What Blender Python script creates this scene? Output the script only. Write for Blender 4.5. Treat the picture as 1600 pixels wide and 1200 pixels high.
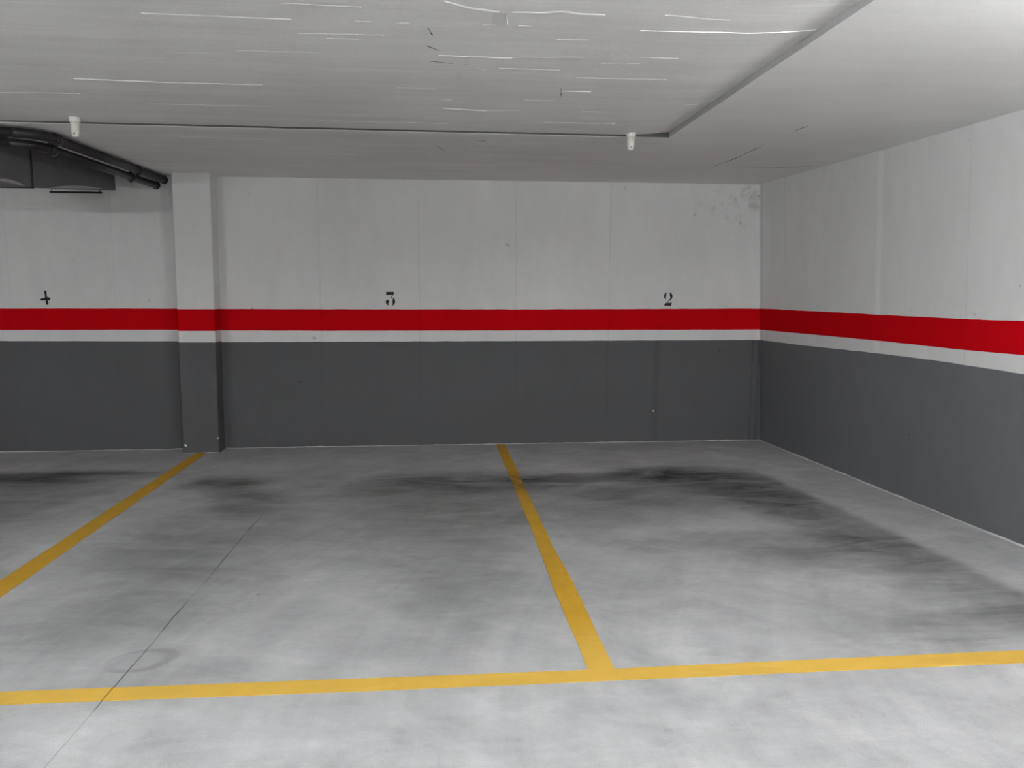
import bpy, bmesh, math, random
from mathutils import Vector, Matrix, noise as mnoise
random.seed(7)
for o in list(bpy.data.objects): bpy.data.objects.remove(o)
SC = bpy.context.scene
COL = SC.collection
PI = math.pi

# ---------------------------------------------------------------- camera
cam_d = bpy.data.cameras.new('camera'); cam = bpy.data.objects.new('camera', cam_d); COL.objects.link(cam)
cam_d.sensor_width = 36.0; cam_d.lens = 1184.57 / 1600 * 36.0; cam_d.clip_start = 0.05; cam_d.clip_end = 100
fw = Vector((0.0956231, 0.9881211, -0.12030341)); rt = Vector((0.99538399, -0.09591237, 0.00339695)); up = Vector((0.00818199, 0.12007292, 0.99273136))
m = Matrix((rt, up, -fw)).transposed().to_4x4(); m.translation = Vector((0, 0, 1.5))
cam.matrix_world = m
SC.camera = cam
# ---------------------------------------------------------------- world, exposure
w = bpy.data.worlds.new('world'); SC.world = w; w.use_nodes = True
w.node_tree.nodes['Background'].inputs[0].default_value = (0.02, 0.02, 0.022, 1)
w.node_tree.nodes['Background'].inputs[1].default_value = 0.2
SC.view_settings.view_transform = 'Standard'; SC.view_settings.look = 'None'
SC.view_settings.gamma = 1; SC.view_settings.use_curve_mapping = False
SC.view_settings.exposure = 2.06
SC.cycles.use_denoising = True
SC.cycles.max_bounces = 6; SC.cycles.diffuse_bounces = 5; SC.cycles.glossy_bounces = 2; SC.cycles.transmission_bounces = 0
SC.cycles.caustics_reflective = False; SC.cycles.caustics_refractive = False
SC.cycles.use_adaptive_sampling = True; SC.cycles.adaptive_threshold = 0.12; SC.cycles.adaptive_min_samples = 16
# lamps of the garage, all hung out of frame: x, y, z, rotation, strength, shade above the tube
LAMPS = [(2.5, 1.6, 2.30, 0.0, 74.0, False), (-1.0, .7, 2.30, PI/2, 136.0, False), (-4.0, 1.6, 2.30, 0.0, 76.0, False), (1.2, -2.2, 2.16, 0.0, 235.0, True)]

# ---------------------------------------------------------------- node helpers
class NT:
    def __init__(s, name):
        s.m = bpy.data.materials.new(name); s.m.use_nodes = True; s.t = s.m.node_tree; s.N = s.t.nodes; s.L = s.t.links
        s.b = s.N['Principled BSDF']; s.co = s.N.new('ShaderNodeTexCoord').outputs['Object']
    def put(s, sock, v):
        if isinstance(v, bpy.types.NodeSocket): s.L.new(v, sock)
        else: sock.default_value = v
    def math(s, op, a, b=0.0, c=0.0, clamp=False):
        n = s.N.new('ShaderNodeMath'); n.operation = op; n.use_clamp = clamp
        s.put(n.inputs[0], a); s.put(n.inputs[1], b); s.put(n.inputs[2], c); return n.outputs[0]
    def noise(s, scale, detail=4, rough=.55, vec=None, sc=(1, 1, 1), rot=(0, 0, 0), color=False, dist=0.0):
        mp = s.N.new('ShaderNodeMapping'); s.L.new(vec or s.co, mp.inputs[0]); mp.inputs['Scale'].default_value = sc; mp.inputs['Rotation'].default_value = rot
        n = s.N.new('ShaderNodeTexNoise'); n.inputs['Scale'].default_value = scale; n.inputs['Detail'].default_value = detail
        n.inputs['Roughness'].default_value = rough; n.inputs['Distortion'].default_value = dist
        s.L.new(mp.outputs[0], n.inputs['Vector']); return n.outputs['Color' if color else 'Fac']
    def ramp(s, v, a, b, lo=0.0, hi=1.0, smooth=True):
        n = s.N.new('ShaderNodeMapRange'); n.interpolation_type = 'SMOOTHSTEP' if smooth else 'LINEAR'
        s.put(n.inputs[0], v); s.put(n.inputs[1], a); s.put(n.inputs[2], b); s.put(n.inputs[3], lo); s.put(n.inputs[4], hi); return n.outputs[0]
    def xyz(s, vec=None):
        n = s.N.new('ShaderNodeSeparateXYZ'); s.L.new(vec or s.co, n.inputs[0]); return n.outputs
    def warp(s, scale, amt):
        c = s.noise(scale, 4, .6, color=True)
        n = s.N.new('ShaderNodeVectorMath'); n.operation = 'MULTIPLY_ADD'; s.L.new(c, n.inputs[0]); n.inputs[1].default_value = (amt,)*3
        n2 = s.N.new('ShaderNodeVectorMath'); n2.operation = 'ADD'; s.L.new(s.co, n.inputs[2]); s.L.new(n.outputs[0], n2.inputs[0]); n2.inputs[1].default_value = (-amt/2,)*3
        return n2.outputs[0]
    def blob(s, vec, cx, cy, rx, ry, rot=0.0, inner=.3, outer=1.0, cz=0.0):
        mp = s.N.new('ShaderNodeMapping'); mp.vector_type = 'TEXTURE'; s.L.new(vec, mp.inputs[0])
        mp.inputs['Location'].default_value = (cx, cy, cz); mp.inputs['Rotation'].default_value = (0, 0, rot); mp.inputs['Scale'].default_value = (rx, ry, 50)
        l = s.N.new('ShaderNodeVectorMath'); l.operation = 'LENGTH'; s.L.new(mp.outputs[0], l.inputs[0])
        return s.ramp(l.outputs['Value'], outer, inner)
    def mix(s, f, a, b, blend='MIX'):
        n = s.N.new('ShaderNodeMix'); n.data_type = 'RGBA'; n.blend_type = blend; n.clamp_factor = True
        s.put(n.inputs[0], f); s.put(n.inputs[6], a if isinstance(a, bpy.types.NodeSocket) else (*a, 1)); s.put(n.inputs[7], b if isinstance(b, bpy.types.NodeSocket) else (*b, 1)); return n.outputs[2]
    def scale_col(s, col, f):
        n = s.N.new('ShaderNodeVectorMath'); n.operation = 'SCALE'; s.put(n.inputs[0], col if isinstance(col, bpy.types.NodeSocket) else col[:3]); s.put(n.inputs['Scale'], f); return n.outputs[0]
    def fin(s, col, rough=.85, h=None, dist=.002, strength=.5, spec=.3, metal=0.0):
        s.put(s.b.inputs['Base Color'], col if isinstance(col, bpy.types.NodeSocket) else (*col, 1)); s.put(s.b.inputs['Roughness'], rough)
        s.b.inputs['Specular IOR Level'].default_value = spec; s.b.inputs['Metallic'].default_value = metal
        if h is not None:
            bp = s.N.new('ShaderNodeBump'); bp.inputs['Distance'].default_value = dist; bp.inputs['Strength'].default_value = strength
            s.L.new(h, bp.inputs['Height']); s.L.new(bp.outputs[0], s.b.inputs['Normal'])
        return s.m

def simple(name, col, rough=.6, metal=0.0, var=.08, spec=.4, sc=30):
    n = NT(name); f = n.ramp(n.noise(sc, 5), .25, .75, 1-var, 1+var, False)
    return n.fin(n.scale_col(col, f), rough, spec=spec, metal=metal, h=n.noise(sc*8, 3), dist=.0006, strength=.3)

D = 7.387; H = 2.551
def saw_line(n):
    """mask of the saw-cut joint in the floor slab"""
    if hasattr(n, 'saw'): return n.saw
    x, y, z = n.xyz()
    wob = n.math('MULTIPLY', n.math('SUBTRACT', n.noise(1.2, 3, sc=(0, 1, 0)), .5), .03)
    cx = n.math('ADD', n.math('MULTIPLY_ADD', y, .0205, -1.1505 - .0205*D), wob)
    d = n.math('ABSOLUTE', n.math('SUBTRACT', x, cx))
    wd = n.ramp(n.noise(2.2, 2, sc=(0, 1, 0)), .38, .62, .0006, .0030)
    n.saw = n.math('MULTIPLY', n.math('LESS_THAN', d, wd), n.ramp(y, 5.3, 5.0, .22, .8))
    return n.saw

def floor_mat():
    n = NT('floor_concrete'); x, y, z = n.xyz()
    wv = n.warp(1.3, .55); wf = n.warp(5, .16)
    dirt = None
    # tyre dirt and oil: centre x, centre y, radius x, radius y, rotation, strength, fine warp?
    B = [(.22, 5.90, 1.25, .48, 0, .66, 1), (.95, 5.92, .50, .28, 0, .45, 1), (1.95, 6.0, .95, .42, 0, .80, 1), (2.35, 5.55, .75, .75, -.3, .60, 1),
         (-1.68, 6.0, .50, .36, 0, .62, 1), (-1.42, 5.55, .38, .70, .4, .42, 1), (.10, 5.0, 1.1, 1.2, 0, .46, 0), (1.35, 5.2, 1.5, .85, 0, .40, 0),
         (2.55, 4.85, .55, 1.2, .1, .58, 1), (2.40, 4.10, 1.1, .50, .1, .52, 1), (2.75, 3.6, .6, .7, 0, .46, 1), (1.7, 4.35, 1.0, .26, .1, .30, 1),
         (-3.3, 6.4, 1.3, .5, 0, .70, 1), (-3.3, 5.4, 1.3, 1.7, 0, .58, 0), (-1.5, 4.2, .7, 1.1, .5, .40, 0), (-.55, 5.7, 1.3, .7, 0, .36, 0),
         (-1.25, 4.9, 1.0, .9, 0, .30, 0), (.1, 3.9, .7, 1.2, 0, .28, 0), (2.3, 3.15, 1.1, .5, 0, .40, 0), (3.0, 2.9, .6, .6, 0, .36, 1), (-1.6, 3.4, .6, .4, .3, .26, 1),
         (2.9, 2.55, .45, .35, 0, .34, 1), (1.5, 5.6, 1.0, .6, .2, .36, 1), (-1.0, 2.9, .5, .2, .2, .15, 1)]
    for cx, cy, rx, ry, ro, st, fi in B:
        b = n.math('MULTIPLY', n.blob(wf if fi else wv, cx, cy, rx, ry, ro, .25 if fi else .05), st)
        keep = n.math('SUBTRACT', 1.0, b)
        dirt = keep if dirt is None else n.math('MULTIPLY', dirt, keep)
    # swept strips along the walls stay clean
    wallx = n.math('MULTIPLY_ADD', y, -.095, 3.30)          # strip edge beside the right wall
    sx = n.math('SUBTRACT', wallx, x)
    wob = n.math('MULTIPLY', n.math('SUBTRACT', n.noise(3, 3), .5), .12)
    inside = n.math('MULTIPLY', n.ramp(n.math('ADD', sx, wob), -.03, .10), n.ramp(n.math('ADD', y, wob), 6.62, 6.42))
    d1 = n.math('SUBTRACT', 1.0, dirt)
    streak = n.ramp(n.noise(2.6, 5, .68, sc=(.55, 1.7, 1), rot=(0, 0, .12), dist=.9), .3, .7, .55, 1.4, False)
    d1 = n.math('MULTIPLY', n.math('MULTIPLY', d1, streak), inside)
    # light trowel swirls and dust
    sw = n.noise(1.6, 5, .62, dist=1.6)
    sw2 = n.noise(5.5, 4, .62, sc=(.5, 1.4, 1), rot=(0, 0, .5), dist=.9)
    sw3 = n.noise(.5, 4, .5)
    grain = n.noise(170, 3, .7)
    arcs = None
    for ax, ay, sc_ in ((3.9, 2.2, 6.5), (-2.5, -.6, 5.0)):
        r = n.math('SQRT', n.math('ADD', n.math('POWER', n.math('SUBTRACT', x, ax), 2), n.math('POWER', n.math('SUBTRACT', y, ay), 2)))
        cv = n.N.new('ShaderNodeCombineXYZ'); n.put(cv.inputs[0], n.math('MULTIPLY', r, sc_)); n.put(cv.inputs[1], n.math('MULTIPLY_ADD', x, .8, ax)); n.put(cv.inputs[2], n.math('MULTIPLY', y, .5))
        a_ = n.ramp(n.noise(1.0, 4, .62, vec=cv.outputs[0], dist=.5), .3, .7, .93, 1.08, False)
        arcs = a_ if arcs is None else n.math('MULTIPLY', arcs, a_)
    mott = n.ramp(n.noise(22, 4, .7, sc=(.7, 1.3, 1)), .3, .7, .95, 1.05, False)
    f = n.ramp(sw, .3, .7, .86, 1.10, False)
    f = n.math('MULTIPLY', f, n.ramp(sw2, .3, .7, .91, 1.08, False))
    f = n.math('MULTIPLY', f, n.math('MULTIPLY', arcs, mott))
    f = n.math('MULTIPLY', f, n.ramp(sw3, .3, .7, .93, 1.07, False))
    f = n.math('MULTIPLY', f, n.ramp(grain, .3, .7, .90, 1.10, False))
    f = n.math('MULTIPLY', f, n.math('SUBTRACT', 1.0, n.math('MULTIPLY', d1, .92, clamp=True)))
    # ring left by a tyre over the saw cut
    wr = n.warp(6, .05)
    ring = n.math('SUBTRACT', n.blob(wr, -1.22, 3.075, .155, .105, .25, .80, .98), n.math('MULTIPLY', n.blob(wr, -1.25, 3.07, .13, .085, .2, .7, 1.0), .65))
    f = n.math('MULTIPLY', f, n.math('SUBTRACT', 1.0, n.math('MULTIPLY', ring, .24)))
    # tiny chips
    for cx, cy in [(-.905, 3.73), (-.35, 4.6)]:
        f = n.math('MULTIPLY', f, n.math('SUBTRACT', 1.0, n.math('MULTIPLY', n.blob(n.co, cx, cy, .016, .016, 0, .3), .35)))
    # dotted tread print across the foreground
    tp = n.math('MULTIPLY', n.ramp(n.math('ABSOLUTE', n.math('SUBTRACT', n.math('MULTIPLY_ADD', x, .03, 2.37), y)), .018, .006), n.ramp(n.noise(34, 3, sc=(1, .4, 1)), .50, .66))
    f = n.math('MULTIPLY', f, n.math('SUBTRACT', 1.0, n.math('MULTIPLY', tp, .09)))
    f = n.math('MULTIPLY', f, n.math('SUBTRACT', 1.0, saw_line(n)))
    # lime drips along the foot of the walls
    e1 = n.ramp(y, D-.022, D-.012); e2 = n.ramp(n.math('MULTIPLY_ADD', y, .06, x), 3.2722+.06*D-.024, 3.2722+.06*D-.012)
    e = n.math('MULTIPLY', n.math('MAXIMUM', e1, e2), n.ramp(n.noise(3.2, 4), .36, .6))
    col = n.mix(n.math('MULTIPLY', e, .75), n.scale_col((.385, .387, .391), f), (.72, .72, .71))
    return n.fin(col, n.ramp(sw2, .3, .7, .62, .8, False), h=n.math('ADD', n.noise(60, 5, .7), n.math('MULTIPLY', saw_line(n), -3)), dist=.0015, strength=.35, spec=.35)

def paint_mat(name, col, seams=(), grime=0.0, axis=0, rough=.8, lightseams=(), spec=.25):
    n = NT(name); P = n.xyz(); a = P[axis]
    f = n.ramp(n.noise(1.4, 5, .6, sc=(1, 1, .5)), .3, .7, .965, 1.035, False)
    f = n.math('MULTIPLY', f, n.ramp(n.noise(9, 5, .6, sc=(1, 1, .4)), .3, .7, .97, 1.03, False))
    f = n.math('MULTIPLY', f, n.ramp(n.noise(150, 3, .7), .3, .7, .95, 1.05, False))
    pit = n.ramp(n.noise(14, 1, .4), .79, .83)
    f = n.math('MULTIPLY', f, n.math('SUBTRACT', 1.0, n.math('MULTIPLY', pit, .3)))
    hh = n.noise(90, 4, .6)
    for x0, wd, st in seams:
        g = n.ramp(n.math('ABSOLUTE', n.math('SUBTRACT', a, x0)), wd, wd*.3)
        g = n.math('MULTIPLY', g, n.ramp(n.noise(3, 3, .6, sc=(.2, .2, 1)), .3, .6, .35, 1))
        f = n.math('MULTIPLY', f, n.math('SUBTRACT', 1.0, n.math('MULTIPLY', g, st)))
        hh = n.math('SUBTRACT', hh, n.math('MULTIPLY', g, .5))
    for x0, wd, st in lightseams:
        g = n.ramp(n.math('ABSOLUTE', n.math('SUBTRACT', a, x0)), wd, wd*.3)
        f = n.math('MULTIPLY', f, n.math('ADD', 1.0, n.math('MULTIPLY', g, st)))
    c = n.scale_col(col, f)
    if grime:
        g = n.math('MULTIPLY', n.ramp(n.noise(7, 6, .7, dist=.5), .45, .75), grime)
        msk = n.blob(n.co, 2.9, D, .55, 5, 0, .2); msk = n.math('MULTIPLY', msk, n.ramp(P[2], 2.1, 2.35))
        c = n.mix(n.math('MULTIPLY', msk, g), c, (.33, .32, .29))
    return n.fin(c, rough, h=hh, dist=.0018, strength=.4, spec=spec)

def ceil_mat():
    n = NT('ceiling_white_concrete'); x, y, z = n.xyz()
    boards = n.noise(3.2, 5, .6, sc=(.16, 2.4, 1), rot=(0, 0, .012))
    fine = n.noise(14, 5, .65, sc=(.12, 2.2, 1))
    leftside = n.ramp(x, 1.62, 1.52, .35, 1.0)
    f = n.math('ADD', 1.0, n.math('MULTIPLY', leftside, n.ramp(boards, .3, .7, -.05, .05, False)))
    f = n.math('ADD', f, n.math('MULTIPLY', leftside, n.ramp(fine, .3, .7, -.035, .035, False)))
    line = n.math('MULTIPLY', n.ramp(n.noise(1.1, 2, .5, sc=(.9, 14, 1)), .66, .72), leftside)
    f = n.math('MULTIPLY', f, n.ramp(n.noise(140, 3, .7), .3, .7, .95, 1.05, False))
    f = n.math('MULTIPLY', f, n.ramp(n.noise(.9, 4, .5), .3, .7, .96, 1.04, False))
    f = n.math('ADD', f, n.math('MULTIPLY', line, .05))
    # bare patches where a fixing was removed
    f = n.math('MULTIPLY', f, n.math('SUBTRACT', 1.0, n.math('MULTIPLY', n.math('MULTIPLY', n.math('LESS_THAN', n.math('ABSOLUTE', n.math('SUBTRACT', x, .245)), .027), n.math('LESS_THAN', n.math('ABSOLUTE', n.math('SUBTRACT', y, 3.12)), .075)), .11)))
    f = n.math('MULTIPLY', f, n.math('SUBTRACT', 1.0, n.math('MULTIPLY', n.blob(n.warp(20, .05), .11, 3.93, .03, .10, 0, .1), .06)))
    c = n.scale_col((.84, .84, .832), f)
    return n.fin(c, .85, h=n.math('ADD', n.noise(70, 4, .6), n.math('MULTIPLY', boards, 1.2)), dist=.002, strength=.45, spec=.2)

SEAMS = [(-2.98, .012, .05), (-3.9, .012, .04), (-1.117, .014, .06), (-.183, .012, .07), (.749, .012, .07), (1.673, .012, .08), (2.62, .01, .03)]
M = dict(
    floor=floor_mat(), ceil=ceil_mat(),
    white=paint_mat('wall_white_paint', (.70, .70, .695), SEAMS, grime=.8),
    stripe=paint_mat('wall_red_paint', (.56, .0025, .007), SEAMS, rough=.8, spec=.02),
    grey=paint_mat('wall_grey_paint', (.104, .104, .109), SEAMS + [(2.165, .05, .14), (3.16, .012, .28), (3.225, .02, .3)], rough=.75),
    rwhite=paint_mat('side_white_paint', (.70, .70, .695), [(6.9, .012, .08), (7.33, .02, .12), (4.6, .01, .06)], axis=1, lightseams=[(5.50, .05, .10), (7.28, .02, .06)]),
    rstripe=paint_mat('side_red_paint', (.56, .0025, .007), [(7.34, .02, .2)], axis=1, rough=.8, spec=.02),
    rgrey=paint_mat('side_grey_paint', (.148, .152, .161), [(7.34, .02, .2)], axis=1, rough=.75),
    yellow=None, black=simple('stencil_black_paint', (.012, .012, .013), .7),
    ridge=simple('ceiling_lime_ridge', (.90, .90, .89), .8), bead=simple('mortar_bead_grey', (.50, .50, .49), .9, var=.3, sc=8), crack=simple('ceiling_crack_dark', (.07, .07, .07), .9), faint=simple('ceiling_thin_ridge', (.84, .84, .83), .85),
    edge=simple('ceiling_grey_edge', (.44, .44, .44), .9), gap_shade=simple('ceiling_gap_shade', (.10, .10, .10), .9),
    pipe=simple('pipe_dark_plastic', (.022, .020, .021), .35, spec=.5), clamp=simple('clamp_dark_metal', (.05, .05, .05), .4, metal=.6),
    duct=simple('duct_galvanised_sheet', (.150, .148, .152), .5, metal=.3, var=.12, sc=12), ductglint=simple('duct_pale_highlight', (.42, .41, .41), .5, metal=.2),
    ductdark=simple('duct_joint_dark', (.03, .03, .03), .6),
    plastic=simple('sensor_white_plastic', (.82, .80, .76), .4), hole=simple('sensor_dark_eye', (.12, .11, .09), .4),
    lampbody=simple('lamp_white_enamel', (.8, .8, .8), .4), chip=simple('bare_plaster_chip', (.75, .75, .74), .9))
def yellow_mat():
    n = NT('line_yellow_paint'); x, y, z = n.xyz()
    f = n.ramp(n.noise(9, 5, .6), .3, .7, .93, 1.07, False)
    f = n.math('MULTIPLY', f, n.ramp(n.noise(120, 3, .7), .3, .7, .94, 1.06, False))
    c = n.scale_col((.53, .30, .022), f)
    pale_mix = n.math('MULTIPLY', n.ramp(n.noise(4, 5, .6, sc=(.4, 3, 1)), .55, .75), .35)
    pale_mix = n.math('MULTIPLY', n.math('ADD', pale_mix, .30), n.ramp(y, 3.4, 2.9))
    c = n.mix(pale_mix, c, (.78, .55, .15))  # paler yellow mixed in towards the front line
    dk = n.math('MAXIMUM', n.blob(n.warp(4, .2), .60, 5.85, .3, .48, 0, .2), n.math('MULTIPLY', n.blob(n.co, 2.5, 2.8, .8, .2, 0, .2), .25))
    dk = n.math('MULTIPLY', dk, n.ramp(n.noise(12, 4), .3, .6, .5, 1))
    c = n.mix(n.math('MULTIPLY', dk, .75), c, (.14, .06, .015))
    c = n.scale_col(c, n.math('SUBTRACT', 1.0, n.math('MULTIPLY', saw_line(n), .85)))
    return n.fin(c, .6, h=n.noise(60, 4), dist=.001, strength=.3, spec=.35)
M['yellow'] = yellow_mat()

# ---------------------------------------------------------------- mesh helpers
def obj(name, bm, mats, parent=None, smooth=False, recalc=True):
    if recalc: bmesh.ops.recalc_face_normals(bm, faces=bm.faces)
    me = bpy.data.meshes.new(name); bm.to_mesh(me); bm.free()
    for mt in (mats if isinstance(mats, (list, tuple)) else [mats]): me.materials.append(M[mt])
    if smooth: me.polygons.foreach_set('use_smooth', [True]*len(me.polygons))
    o = bpy.data.objects.new(name, me); COL.objects.link(o)
    if parent: o.parent = parent
    return o
def tag(o, label=None, cat=None, group=None, kind=None):
    for k, v in (('label', label), ('category', cat), ('group', group), ('kind', kind)):
        if v: o[k] = v
    return o
def empty(name, loc, label, cat, group=None):
    o = bpy.data.objects.new(name, None); o.empty_display_size = .1; COL.objects.link(o); o.location = loc
    return tag(o, label, cat, group)
def local(bm, root):   # builders work in world space; shift the mesh to the thing's own origin
    bmesh.ops.translate(bm, verts=bm.verts, vec=-Vector(root.location)); return bm
def box(bm, a, b, mi=0, bevel=0.0):
    a = Vector(a); b = Vector(b)
    r = bmesh.ops.create_cube(bm, size=1, matrix=Matrix.Translation((a+b)/2) @ Matrix.Diagonal((*[abs(v) for v in (b-a)], 1)))
    vs = r['verts']
    if bevel: bmesh.ops.bevel(bm, geom=list({e for v in vs for e in v.link_edges}), offset=bevel, segments=2, affect='EDGES')
    for f in bm.faces:
        if mi and all(v in vs for v in f.verts): f.material_index = mi
    return vs
def prism(bm, pts, lo, hi, axis='z', mi=0):
    """closed polygon pts in the plane, extruded between lo and hi along an axis"""
    mk = {'z': lambda p, h: (p[0], p[1], h), 'y': lambda p, h: (p[0], h, p[1])}[axis]
    A = [bm.verts.new(mk(p, lo)) for p in pts]; B = [bm.verts.new(mk(p, hi)) for p in pts]
    fs = [bm.faces.new(A), bm.faces.new(B[::-1])]
    for i in range(len(pts)): fs.append(bm.faces.new((A[i], A[i-1], B[i-1], B[i])))
    for f in fs: f.material_index = mi
def tube(bm, path, r, seg=20, cap=True):
    P = [Vector(p) for p in path]; rings = []
    for i, p in enumerate(P):
        t = ((P[i+1]-p) if i == 0 else (p-P[i-1]) if i == len(P)-1 else (P[i+1]-P[i-1])).normalized()
        s = t.cross(Vector((0, 0, 1)))
        s = s.normalized() if s.length > 1e-3 else Vector((1, 0, 0)); u = s.cross(t)
        rr = r[i] if isinstance(r, (list, tuple)) else r
        rings.append([bm.verts.new(p + rr*(math.cos(a)*s + math.sin(a)*u)) for a in [2*PI*k/seg for k in range(seg)]])
    for a, b in zip(rings, rings[1:]):
        for k in range(seg): bm.faces.new((a[k], a[k-1], b[k-1], b[k]))
    if cap: bm.faces.new(rings[0]); bm.faces.new(rings[-1][::-1])
def lathe(bm, c, prof, seg=24):
    rings = [[bm.verts.new((c[0]+r*math.cos(2*PI*k/seg), c[1]+r*math.sin(2*PI*k/seg), c[2]+z)) for k in range(seg)] for r, z in prof]
    for a, b in zip(rings, rings[1:]):
        for k in range(seg): bm.faces.new((a[k], a[k-1], b[k-1], b[k]))
    bm.faces.new(rings[0]); bm.faces.new(rings[-1][::-1])
def interp(tab, x):
    if x <= tab[0][0]: return tab[0][1]
    for (a, u), (b, v) in zip(tab, tab[1:]):
        if x <= b: return u + (v-u)*(x-a)/(b-a)
    return tab[-1][1]
def jit(s, amp, seed=0): return amp*(mnoise.noise(Vector((s*7.3, seed*3.7, 0))) + .6*mnoise.noise(Vector((s*23.1, seed*9.1, 4))))

# ---------------------------------------------------------------- structure
X0, Y0 = -8.5, -6.0
def xr(y, z): return 3.2722 - .0435*z + .06*(D-y)
ZC = [(-3.2, 2.545), (-1.987, 2.547), (-.5, 2.55), (1.327, 2.557), (3.115, 2.562)]
# floor slab
bm = bmesh.new(); box(bm, (X0-.3, Y0-.3, -.25), (5.2, D+.3, 0)); tag(obj('floor', bm, 'floor'), kind='structure')
# back wall with its painted bands
ZR1 = [(-8, 1.336), (-3.939, 1.336), (-2.471, 1.338), (-2.037, 1.335), (-1.123, 1.333), (.712, 1.333), (3.215, 1.345)]
ZR2 = [(-8, 1.137), (-3.953, 1.137), (-2.481, 1.138), (-2.016, 1.131), (-1.128, 1.127), (.713, 1.127), (3.224, 1.133)]
ZG = [(-8, 1.037), (-3.961, 1.037), (-2.486, 1.030), (-2.02, 1.022), (-1.131, 1.023), (.713, 1.024), (3.229, 1.030)]
def banded(bm, stations, point, thick, tabs, jx):
    """a wall slab: front face split in four painted bands, rough hand-rolled edges between them"""
    cols = []
    for s in stations:
        zs = [-.05] + [interp(t, s) + jit(s*jx, .0022, k) for k, t in enumerate(tabs[::-1])] + [2.72]
        cols.append(([bm.verts.new(point(s, z)) for z in zs], [bm.verts.new(Vector(point(s, z)) + Vector(thick)) for z in (zs[0], zs[-1])]))
    for (a, ab), (b, bb) in zip(cols, cols[1:]):
        for k in range(4):
            f = bm.faces.new((a[k], b[k], b[k+1], a[k+1])); f.material_index = (2, 0, 1, 0)[k]
        bm.faces.new((ab[0], ab[1], bb[1], bb[0])); bm.faces.new((a[0], ab[0], bb[0], b[0])); bm.faces.new((a[4], b[4], bb[1], ab[1]))
    for (a, ab) in (cols[0], cols[-1]): bm.faces.new((a[0], a[1], a[2], a[3], a[4], ab[1], ab[0]))
bm = bmesh.new()
n_ = 480; st = [X0 + (3.9-X0)*i/n_ for i in range(n_+1)]
banded(bm, st, lambda s, z: (s, D, z), (0, .3, 0), (ZR1, ZR2, ZG), 1.0)
tag(obj('wall_back', bm, ['white', 'stripe', 'grey'], recalc=True), kind='structure')
# right wall
YR1 = [(-6, 1.340), (4.139, 1.341), (4.648, 1.338), (5.51, 1.340), (7.387, 1.346)]
YR2 = [(-6, 1.143), (4.129, 1.143), (4.639, 1.138), (5.504, 1.142), (6.615, 1.136), (7.387, 1.132)]
YG = [(-6, 1.032), (4.123, 1.032), (4.936, 1.047), (5.501, 1.045), (6.613, 1.031), (7.387, 1.029)]
bm = bmesh.new()
n_ = 400; st = [Y0 + (D+.1-Y0)*i/n_ for i in range(n_+1)]
banded(bm, st, lambda s, z: (xr(s, z), s, z), (.3, 0, 0), (YR1, YR2, YG), 1.0)
tag(obj('wall_right', bm, ['rwhite', 'rstripe', 'rgrey']), kind='structure')
# left and front walls, behind the viewpoint or beyond the frame, same paint
for nm, pt, tk, a, b, mt in (('wall_left', lambda s, z: (X0, s, z), (-.3, 0, 0), Y0, D+.1, ['rwhite', 'rstripe', 'rgrey']), ('wall_front', lambda s, z: (s, Y0, z), (0, -.3, 0), X0, 4.6, ['white', 'stripe', 'grey'])):
    bm = bmesh.new(); banded(bm, [a + (b-a)*i/60 for i in range(61)], pt, tk, ([(0, 1.336)], [(0, 1.137)], [(0, 1.03)]), 1.0)
    tag(obj(nm, bm, mt), kind='structure')

# ceiling: perimeter soffit and the slightly higher field, with its darker step faces
SX, SY = 1.5735, 5.21
def soffit(x, y):
    t = max(0, min(1, (y-5.2)/(D-5.2))); return H + (interp(ZC, x)-H)*t
def fieldz(x, y): return H + .011 + .024*max(0, min(1, (x-1.25)/(SX-1.25)))**1.6
bm = bmesh.new()
xsL = [X0-.1 + (SX-X0+.1)*i/60 for i in range(60)] + [1.3, 1.4, 1.5, SX]; xsL = sorted(set(xsL))
ysF = [Y0-.1 + (SY-Y0+.1)*i/30 for i in range(31)]
def grid(xs, ys, zf, mi):
    V = [[bm.verts.new((x, y, zf(x, y))) for y in ys] for x in xs]
    for i in range(len(xs)-1):
        for j in range(len(ys)-1):
            f = bm.faces.new((V[i][j], V[i][j+1], V[i+1][j+1], V[i+1][j])); f.material_index = mi
    return V
def syj(x): return SY + jit(x, .004, 5)
def sxj(y): return SX + jit(y, .004, 6)
A = grid(xsL, ysF, lambda x, y: fieldz(x, y), 0)
for i, x in enumerate(xsL): A[i][-1].co.y = syj(x)
for j, y in enumerate(ysF): A[-1][j].co.x = sxj(y)
A[-1][-1].co.xy = (SX, SY)
ysB = [SY + (D+.1-SY)*i/12 for i in range(13)]
B = grid(xsL, ysB, soffit, 0)
for i, x in enumerate(xsL): B[i][0].co.y = A[i][-1].co.y
xsR = [SX + (4.5-SX)*i/10 for i in range(11)]
C = grid(xsR, ysF, soffit, 0); Dg = grid(xsR, ysB, soffit, 0)
for j in range(len(ysF)): C[0][j].co.x = A[-1][j].co.x
C[0][-1].co.xy = (SX, SY)
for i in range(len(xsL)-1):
    f = bm.faces.new((A[i][-1], B[i][0], B[i+1][0], A[i+1][-1])); f.material_index = 2  # far step face coloured dark to stand for the shadow in the gap
for j in range(len(ysF)-1):
    f = bm.faces.new((A[-1][j], C[0][j], C[0][j+1], A[-1][j+1])); f.material_index = 1  # right step face in plain grey, darker than the ceiling
# roof slab above
box(bm, (X0-.1, Y0-.1, 2.63), (4.5, D+.1, 2.72), 0)
ceiling = tag(obj('ceiling', bm, ['ceil', 'edge', 'gap_shade'], recalc=False), kind='structure')

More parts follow.
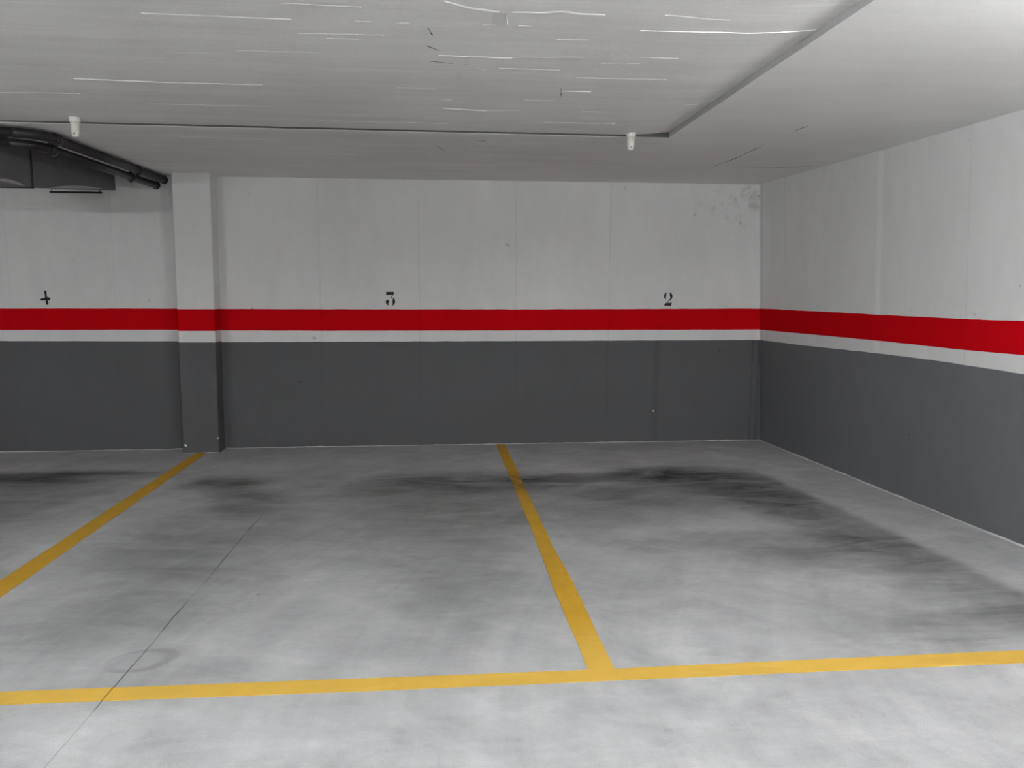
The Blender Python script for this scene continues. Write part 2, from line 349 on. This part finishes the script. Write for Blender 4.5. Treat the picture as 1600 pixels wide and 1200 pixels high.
# strands of lime and hairline cracks on the ceiling, in metres
RIDGES= [[[-1.13, 3.188], [-0.942, 3.195], [-0.689, 3.196], [-0.567, 3.197]], [[-0.318, 3.192], [-0.256, 3.192]], [[-0.156, 3.196], [-0.106, 3.198]], [[-0.57, 3.031], [-0.278, 3.039]], [[-0.882, 3.621], [-0.519, 3.618]], [[-1.82, 4.17], [-1.411, 4.196], [-0.898, 4.188]], [[-1.827, 3.535], [-1.827, 3.844], [-1.82, 4.17]], [[-2.347, 4.5], [-1.927, 4.48]], [[-1.648, 4.675], [-0.93, 4.656]], [[-1.204, 3.682], [-0.951, 3.674]], [[-0.571, 3.361], [-0.217, 3.347]], [[0.009, 3.598], [0.343, 3.6]], [[0.298, 3.764], [0.591, 3.764]], [[0.038, 4.594], [0.291, 4.629]], [[0.291, 4.629], [0.477, 4.592]], [[-0.208, 4.162], [-0.008, 4.178]], [[0.669, 4.142], [0.817, 4.139]], [[0.487, 4.352], [0.666, 4.346]], [[-1.76, 5.561], [-1.081, 5.593]], [[0.828, 3.18], [1.092, 3.168], [1.362, 3.162], [1.569, 3.163]], [[0.88, 3.002], [1.146, 3.029]], [[0.507, 3.325], [0.643, 3.319]], [[0.032, 2.949], [0.117, 3.003], [0.24, 3.036]], [[0.288, 3.031], [0.411, 3.025], [0.482, 3.004], [0.535, 3.025], [0.646, 3.02]], [[0.187, 3.181], [0.239, 3.183]], [[0.271, 3.053], [0.287, 3.178]], [[0.328, 3.174], [0.376, 3.184]], [[0.342, 3.59], [0.666, 3.555]], [[0.766, 3.632], [0.944, 3.613]], [[1.416, 4.395], [1.494, 4.402]], [[0.856, 4.582], [0.972, 4.585]], [[-0.064, 3.042], [-0.028, 3.045]], [[-0.143, 3.188], [-0.11, 3.191]], [[-0.462, 3.413], [-0.329, 3.415]], [[0.026, 4.402], [0.08, 4.397]], [[0.191, 3.776], [0.239, 3.802]], [[0.921, 3.528], [1.1, 3.527]], [[-0.728, 4.995], [0.069, 4.997]], [[0.67, 4.893], [1.118, 4.879]], [[0.691, 3.885], [1.144, 3.87]]]
CRACKS= [[[-0.044, 3.472], [-0.019, 3.496], [0.009, 3.529]], [[-0.03, 3.695], [0.018, 3.7], [0.077, 3.714]], [[0.12, 3.73], [0.153, 3.726]], [[0.262, 5.452], [0.344, 5.488]], [[2.322, 6.427], [2.32, 6.231], [2.34, 6.074], [2.34, 5.813], [2.329, 5.549], [2.327, 5.378]], [[2.32, 4.92], [2.338, 4.763]], [[2.606, 6.394], [2.794, 6.372], [2.993, 6.315], [3.11, 6.235]], [[0.646, 4.085], [0.679, 4.268]], [[-0.035, 3.242], [-0.015, 3.334]], [[-0.014, 5.67], [0.056, 5.862]]]
def ribbon(bm, pts, zf, wd, h, seed, mi):
    """a thin rough strand of lime (or a crack) along a polyline on the ceiling, tapering at both ends"""
    P = [Vector((x, y, 0)) for x, y in pts]; L = sum((b-a).length for a, b in zip(P, P[1:])); k = max(4, int(L/.03)); S = []
    for i in range(k+1):
        d = L*i/k
        for a, b in zip(P, P[1:]):
            l = (b-a).length
            if d <= l+1e-6: q = a + (b-a)*(d/l if l else 0); t = (b-a).normalized(); break
            d -= l
        w_ = wd*(.15 + .85*min(1, 4*min(i, k-i)/k+.1))*max(.12, .8+1.5*mnoise.noise(Vector((q.x*13, q.y*13, seed)))) ; nrm = Vector((-t.y, t.x, 0))
        q = q + nrm*.006*mnoise.noise(Vector((q.x*9, seed, 1)))
        z = zf(q.x, q.y)
        S.append([bm.verts.new((*(q+nrm*w_/2).xy, z+.0005)), bm.verts.new((*q.xy, z-h)), bm.verts.new((*(q-nrm*w_/2).xy, z+.0005))])
    for a, b in zip(S, S[1:]):
        for j in (0, 1):
            f = bm.faces.new((a[j], b[j], b[j+1], a[j+1])); f.material_index = mi
        f = bm.faces.new((a[2], b[2], b[0], a[0])); f.material_index = mi
    for e in (S[0], S[-1]): f = bm.faces.new(e); f.material_index = mi
def cz(x, y): return fieldz(x, y) if (x < SX and y < SY) else soffit(x, y)
bm = bmesh.new()
for i, r in enumerate(RIDGES): ribbon(bm, r, cz, .020 if i in (11, 22, 23) else (.005 if i % 3 else .008), .003 if i in (0, 5, 11, 13, 16, 19, 22, 23) else .0015, i, 0 if i in (0, 5, 11, 13, 16, 19, 22, 23, 24, 25, 26, 12) else 2)
ribbon(bm, [(X0, SY+.012), (-2.3, SY+.012), (1.2, SY+.012)], soffit, .006, .002, 99, 2)      # thin pale ridge below the step
for i, r in enumerate(CRACKS): ribbon(bm, r, cz, .016 if i in (0, 3) else .012, .001, 50+i, 1)
ridge = obj('trim_ceiling', bm, ['ridge', 'crack', 'faint']); tag(ridge, kind='structure')

def bead(bm, pts, off, seed):
    """irregular lime-coloured bead of mortar where a wall meets the slab; off points into the room"""
    P = [Vector((*q, 0)) for q in pts]; S = []
    off = Vector((*off, 0))
    for a, b in zip(P, P[1:]):
        k = max(2, int((b-a).length/.04))
        for i in range(k + (b is P[-1])):
            q = a+(b-a)*i/k; g = mnoise.noise(Vector((q.x*1.9, q.y*1.9, seed))) + .7*mnoise.noise(Vector((q.x*11, q.y*11, seed)))
            h = .0035 + .009*max(0, g+.15)
            S.append([bm.verts.new(q - off*.004 + Vector((0, 0, h))), bm.verts.new(q + off*h*.6 + Vector((0, 0, h))), bm.verts.new(q + off*h*1.6 - Vector((0, 0, .001)))])
    for a, b in zip(S, S[1:]):
        for j in (0, 1): bm.faces.new((a[j], b[j], b[j+1], a[j+1]))
bm = bmesh.new()
bead(bm, [(X0, D), (-2.39, D)], (0, -1), 1); bead(bm, [(-2.04, D), (3.27, D)], (0, -1), 2)
bead(bm, [(-2.378, 7.19), (-2.052, 7.19)], (0, -1), 3)
bead(bm, [(xr(2, 0), 2), (xr(D, 0), D)], (-1, 0), 4)
tag(obj('trim_floor', bm, 'bead'), kind='structure')

# concrete pillar on the back wall
root = empty('pillar', (-2.2, 7.29, 0), 'square white red and grey painted concrete pillar against the back wall', 'pillar')
bm = bmesh.new()
yf = 7.19
def pl(z): return -2.378 + .0062*z
def prr(z): return -2.052 + .009*z
zs = [0, 1.033, 1.137, 1.336, 2.549]
rows = []
for z in zs:
    rows.append([bm.verts.new(v) for v in ((pl(z), D+.02, z), (pl(z), yf+.006, z), (pl(z)+.006, yf, z), (prr(z)-.006, yf, z), (prr(z), yf+.006, z), (prr(z), D+.02, z))])
for k, (a, b) in enumerate(zip(rows, rows[1:])):
    for i in range(6):
        f = bm.faces.new((a[i], a[(i+1) % 6], b[(i+1) % 6], b[i])); f.material_index = (2, 0, 1, 0)[k]
bm.faces.new(rows[0]); f = bm.faces.new(rows[-1])
obj('shaft', local(bm, root), ['white', 'stripe', 'grey'], root)
def chip(parent, c, r, nm='paint_chip'):
    bm = bmesh.new(); pts = [(c[0]+r*(1+.4*math.sin(3.1*a+c[0]*9))*math.cos(a), c[2]+r*(1+.4*math.cos(2.3*a))*math.sin(a)) for a in [2*PI*i/9 for i in range(9)]]
    prism(bm, pts, c[1]-.0015, c[1]+.002, 'y')
    o = obj(nm, local(bm, parent) if parent else bm, 'chip', parent); return o
tag(chip(root, (-2.351, yf, .075), .013), 'pale chip in the grey paint')
tag(chip(root, (-2.058, yf, .14), .008), 'pale chip in the grey paint')

# stencilled bay numbers, just above the red band (px of the back wall: 6.24 mm each)
def number(name, label, cx, cz_, polys):
    root = empty(name, (cx, D-.002, cz_), label, 'number', 'stencilled bay numbers on the back wall')
    for nm, pts in polys:
        bm = bmesh.new(); prism(bm, [(cx+x*.00624, cz_+z*.00624) for x, z in pts], D-.002, D+.001, 'y')
        obj(nm, local(bm, root), 'black', root)
def arc(cx, cy, rx, ry, a0, a1, w0, w1, w2, n=12):
    """crescent stroke: width w0 at start, w1 mid, w2 end"""
    O, I = [], []
    for i in range(n+1):
        t = i/n; a = math.radians(a0+(a1-a0)*t); wd = w0+(w1-w0)*math.sin(PI*t) if t < .5 else w2+(w1-w2)*math.sin(PI*t)
        O.append((cx+rx*math.cos(a), cy+ry*math.sin(a))); I.append((cx+(rx-wd)*math.cos(a), cy+(ry-wd*.7)*math.sin(a)))
    return O + I[::-1]
number('bay_number', 'black stencilled number 3 above the red band in the middle bay', -.458, 1.432,
       [('stroke', [(-6.3, 10.8), (5.6, 10.8), (5.4, 6.4), (-6.3, 5.9)]),
        ('stroke', [(2.6, 5.6), (4.0, 5.6), (2.0, 1.2), (.2, .6)]),
        ('stroke', arc(.4, -4.0, 6.8, 7.0, 62, -68, .8, 4.4, .8)),
        ('stroke', [(-7.2, -5.2), (-6.6, -2.4), (-4.6, -1.4), (-2.6, -2.4), (-1.8, -4.6), (-2.6, -6.4), (-3.8, -7.2), (-3.2, -9.0), (-2.4, -10.4), (-4.6, -9.6), (-6.4, -7.8)])])
number('bay_number', 'black stencilled number 2 above the red band near the right corner', 2.269, 1.437,
       [('stroke', arc(-.2, 4.6, 6.8, 6.8, 112, 236, .6, 3.8, .6)),
        ('stroke', arc(-.2, 4.2, 7.0, 7.2, 72, -40, .6, 4.2, 1.8) ),
        ('stroke', [(5.2, 0.2), (3.2, -2.2), (-.6, -4.2), (-1.8, -4.0), (.6, -2.6), (2.6, -.2), (3.4, 1.6)]),
        ('stroke', [(-6.6, -10.4), (-6.0, -8.6), (-3.4, -6.2), (-1.0, -5.6), (2.0, -6.2), (6.0, -5.2), (5.4, -9.0), (4.4, -10.8)])])
number('bay_number', 'black stencilled number 4 above the red band left of the pillar', -3.594, 1.430,
       [('stroke', [(-1.2, 11.4), (2.0, 11.4), (2.4, 1.6), (-.2, 1.6)]),
        ('stroke', [(-8.0, -2.6), (-5.4, -.2), (-1.4, .2), (-.4, 1.6), (3.2, 1.6), (6.6, .6), (6.6, -3.0), (3.8, -3.0), (-6.6, -3.4)]),
        ('stroke', [(.2, -3.0), (3.4, -3.0), (3.8, -9.4), (.4, -9.4)])])
o = chip(None, (2.148, D, .315), .010); tag(o, 'tiny pale chip in the grey paint of the back wall', 'paint chip')

# yellow parking lines, 2 mm of paint on the slab
def line(name, label, pts, seed):
    """pts: closed outline; the long edges get a slight hand-painted wobble"""
    bm = bmesh.new(); out = []
    for i, a in enumerate(pts):
        b = pts[(i+1) % len(pts)]; a2, b2 = Vector(a), Vector(b); L = (b2-a2).length; k = max(1, int(L/.12)); nr = Vector((-(b2-a2).y, (b2-a2).x)).normalized()
        for j in range(k): p = a2+(b2-a2)*j/k + (nr*jit(j*.3+i, .003, seed) if 0 < j else Vector((0, 0))); out.append((p.x, p.y))
    prism(bm, out, -.001, .002)
    return tag(obj(name, bm, 'yellow'), label, 'parking line')
line('parking_line', 'yellow painted line running across the front ends of the bays', [(-8.3, 2.862), (-1.652, 2.862), (.278, 2.834), (.69, 2.828), (1.3, 2.832), (2.17, 2.832), (3.50, 2.818), (3.50, 2.716), (2.37, 2.727), (1.29, 2.736), (.27, 2.740), (-.69, 2.752), (-1.60, 2.767), (-8.3, 2.767)], 1)
line('parking_line', 'yellow painted line between the bays numbered 3 and 2', [(.556, 7.375), (.644, 7.375), (.664, 4.358), (.683, 3.838), (.690, 2.829), (.583, 2.831), (.574, 3.847), (.578, 4.611)], 2)
line('parking_line', 'yellow painted line ending at the foot of the pillar', [(-2.262, 7.188), (-2.166, 7.188), (-2.162, 4.952), (-2.157, 3.798), (-2.157, 2.865), (-2.285, 2.865), (-2.281, 4.025), (-2.279, 5.247)], 3)

# ceiling sensors on the step
def sensor(x, y, zt, h, label):
    root = empty('ceiling_sensor', (x, y, zt), label, 'sensor', 'white cup sensors on the ceiling')
    bm = bmesh.new(); lathe(bm, (x, y, zt-.030), [(.030, 0), (.032, .003), (.033, .026), (.031, .030)]); obj('base', local(bm, root), 'plastic', root, True)
    bm = bmesh.new(); lathe(bm, (x, y, zt-h), [(.013, 0), (.018, .004), (.021, .012), (.024, .03), (.0265, h-.030)]); obj('housing', local(bm, root), 'plastic', root, True)
    bm = bmesh.new(); lathe(bm, (x, y-.0185, zt-h+.014), [(.004, 0), (.0055, .002), (.0055, .007), (.004, .010)], 12); tag(obj('eye', local(bm, root), 'hole', root, True), 'small dark eye')
sensor(1.298, 5.165, H+.018, .118, 'small white cup-shaped sensor on the ceiling near the step corner')
sensor(-2.228, 5.085, H+.011, .118, 'small white cup-shaped sensor on the ceiling above the dark pipes')

# two dark pipes
def bend(p, a, b, r, n=8):
    """points of a rounded corner at p between the directions to a and b"""
    p, a, b = Vector(p), Vector(a), Vector(b); u = (a-p).normalized()*r; v = (b-p).normalized()*r
    return [tuple(p + u*(1-t)**2 + v*t**2) for t in [i/n for i in range(n+1)]]
def pipe(label, pts, r, clamps):
    root = empty('pipe', pts[0], label, 'pipe')
    a, p, b = pts
    el = bend(p, a, b, .16); el2 = [Vector(q) for q in el]
    bm = bmesh.new(); tube(bm, [a, el[0]], r); obj('straight_pipe', local(bm, root), 'pipe', root, True)
    bm = bmesh.new(); tube(bm, el, r*1.05); obj('elbow', local(bm, root), 'pipe', root, True)
    bm = bmesh.new(); tube(bm, [el[-1], b], r); obj('straight_pipe', local(bm, root), 'pipe', root, True)
    A, P = Vector(a), Vector(el[0]); t = (P-A).normalized()
    bm = bmesh.new(); tube(bm, [A, A+t*.012], r*1.18); obj('wall_collar', local(bm, root), 'clamp', root, True)
    bm = bmesh.new(); tube(bm, [P-t*.05, P+t*.02], r*1.28); obj('coupling', local(bm, root), 'pipe', root, True)
    for f_ in clamps:
        c = A + (P-A)*f_
        bm = bmesh.new(); tube(bm, [c-t*.015, c+t*.015], r*1.2); box(bm, c+Vector((-.006, -.010, r)), (c.x+.006, c.y+.010, 2.544)); box(bm, c+Vector((-.012, -.012, -r*1.5)), c+Vector((.012, .012, -r)))
        obj('clamp', local(bm, root), 'clamp', root)
pipe('upper dark pipe under the ceiling running back to the wall', [(-2.49, D-.005, 2.508), (-2.565, 5.36, 2.508), (-3.6, 5.05, 2.508)], .031, (.30,))
pipe('lower dark pipe slung under the other pipe near the ceiling', [(-2.56, D-.005, 2.458), (-2.632, 5.44, 2.455), (-3.6, 5.15, 2.455)], .031, (.30,))

# sheet metal duct above the bay numbered 4: it runs towards the wall, its last section tapering upwards
root = empty('ventilation_duct', (-3.1, 6.3, 2.24), 'grey sheet metal duct under the ceiling behind the dark pipes', 'duct')
def dx(y): return -2.935 + (y-5.8)*.108
def duct_section(y0, y1, zb0, zb1, zt=2.543, grow=0.0, wdt=.50):
    bm = bmesh.new(); V = []
    for y, zb in ((y0, zb0), (y1, zb1)):
        V.append([bm.verts.new(q) for q in ((dx(y)-wdt-grow, y, zb-grow), (dx(y)+grow, y, zb-grow), (dx(y)+grow, y, zt), (dx(y)-wdt-grow, y, zt))])
    a, b = V
    bm.faces.new(a); bm.faces.new(b[::-1])
    for i in range(4): bm.faces.new((a[i], a[i-1], b[i-1], b[i]))
    return bm
obj('duct_section', local(duct_section(5.45, 5.922, 2.238, 2.238), root), 'duct', root)
obj('duct_section', local(duct_section(5.938, 7.05, 2.240, 2.374), root), 'duct', root)
tag(obj('flange', local(duct_section(5.922, 5.938, 2.238, 2.240, grow=.006), root), 'ductdark', root), 'dark joint flange')
tag(obj('end_flange', local(duct_section(7.05, 7.065, 2.374, 2.374, grow=.004), root), 'duct', root))
for y0, y1, z0, z1 in ((5.46, 5.91, 2.238, 2.238), (5.95, 7.04, 2.241, 2.373)):
    bm = bmesh.new(); n_ = 16; top, lo = [], []
    for i in range(n_+1):
        y = y0 + (y1-y0)*(.18+.66*i/n_); zb = z0 + (z1-z0)*(y-y0)/(y1-y0); top.append((y, zb+.002+.022*math.sin(PI*i/n_)**.8)); lo.append((y, zb+.001))
    pts = top + lo[::-1][1:-1]
    V1 = [bm.verts.new((dx(y)+.006, y, z)) for y, z in pts]; V2 = [bm.verts.new((dx(y)-.003, y, z)) for y, z in pts]
    bm.faces.new(V1); bm.faces.new(V2[::-1])
    for i in range(len(V1)): bm.faces.new((V1[i], V1[i-1], V2[i-1], V2[i]))  # pale crescent solid stands in for the highlight low on the duct side
    tag(obj('crescent_highlight', local(bm, root), 'ductglint', root), 'pale crescent imitating a highlight on the duct')
bm = bmesh.new(); box(bm, (-3.36, 7.10, 2.345), (-2.93, 7.125, 2.360)); obj('hanger_rail', local(bm, root), 'ductdark', root)
for x in (-3.345, -2.945):
    bm = bmesh.new(); tube(bm, [(x, 7.112, 2.36), (x, 7.112, 2.544)], .004, 8); obj('hanger_rod', local(bm, root), 'ductdark', root)

# lamps, out of frame above and behind the viewpoint
def lamp(x, y, z, rot, strength, shade):
    n0 = len(COL.objects)
    lab = 'white tube lamp with a reflector hood hung over the lane behind the viewpoint' if shade else ('white bare tube lamp on the ceiling near the right wall, turned along it' if x > 1 else ('white bare tube lamp on the ceiling in the middle of the lane' if x > -2 else 'white bare tube lamp on the ceiling at the left end of the lane'))
    root = empty('tube_lamp', (x, y, z), lab, 'lamp', 'tube lamps over the driving lane')
    bm = bmesh.new(); box(bm, (x-.64, y-.04, z+.025), (x+.64, y+.04, z+.075), bevel=.006); obj('body', local(bm, root), 'lampbody', root)
    nt = NT('lamp_tube_glow_%d' % round(strength*10)); nt.b.inputs['Base Color'].default_value = (.9, .9, .9, 1); nt.b.inputs['Emission Color'].default_value = (.97, 1.0, 1.0, 1); nt.b.inputs['Emission Strength'].default_value = strength
    M['glow'] = nt.m
    bm = bmesh.new(); tube(bm, [(x-.6, y, z), (x+.6, y, z)], .014, 12); obj('tube', local(bm, root), 'glow', root, True)
    for s in (-1, 1):
        bm = bmesh.new(); box(bm, (x+s*.6, y-.02, z-.02), (x+s*.625, y+.02, z+.03)); obj('end_cap', local(bm, root), 'lampbody', root)
    if shade:
        bm = bmesh.new(); prism(bm, [(y-.20, 0), (y-.05, .06), (y+.05, .06), (y+.20, 0), (y+.195, -.004), (y+.05, .052), (y-.05, .052), (y-.195, -.004)], x-.64, x+.64, 'z')
        # prism runs along z: turn it along x
        for v in bm.verts: a, b, c = v.co; v.co = (c, a, z - .012 + b)
        obj('reflector_hood', local(bm, root), 'lampbody', root)
        for s in (-.5, .5):
            bm = bmesh.new(); tube(bm, [(x+s, y, z+.07), (x+s, y, H+.02)], .004, 8); obj('suspension_rod', local(bm, root), 'clamp', root)
    else:
        for s in (-.4, .4):
            bm = bmesh.new(); box(bm, (x+s-.02, y-.02, z+.07), (x+s+.02, y+.02, H+.015)); obj('mount', local(bm, root), 'lampbody', root)
    root.rotation_euler.z = rot
for L in LAMPS: lamp(*L)
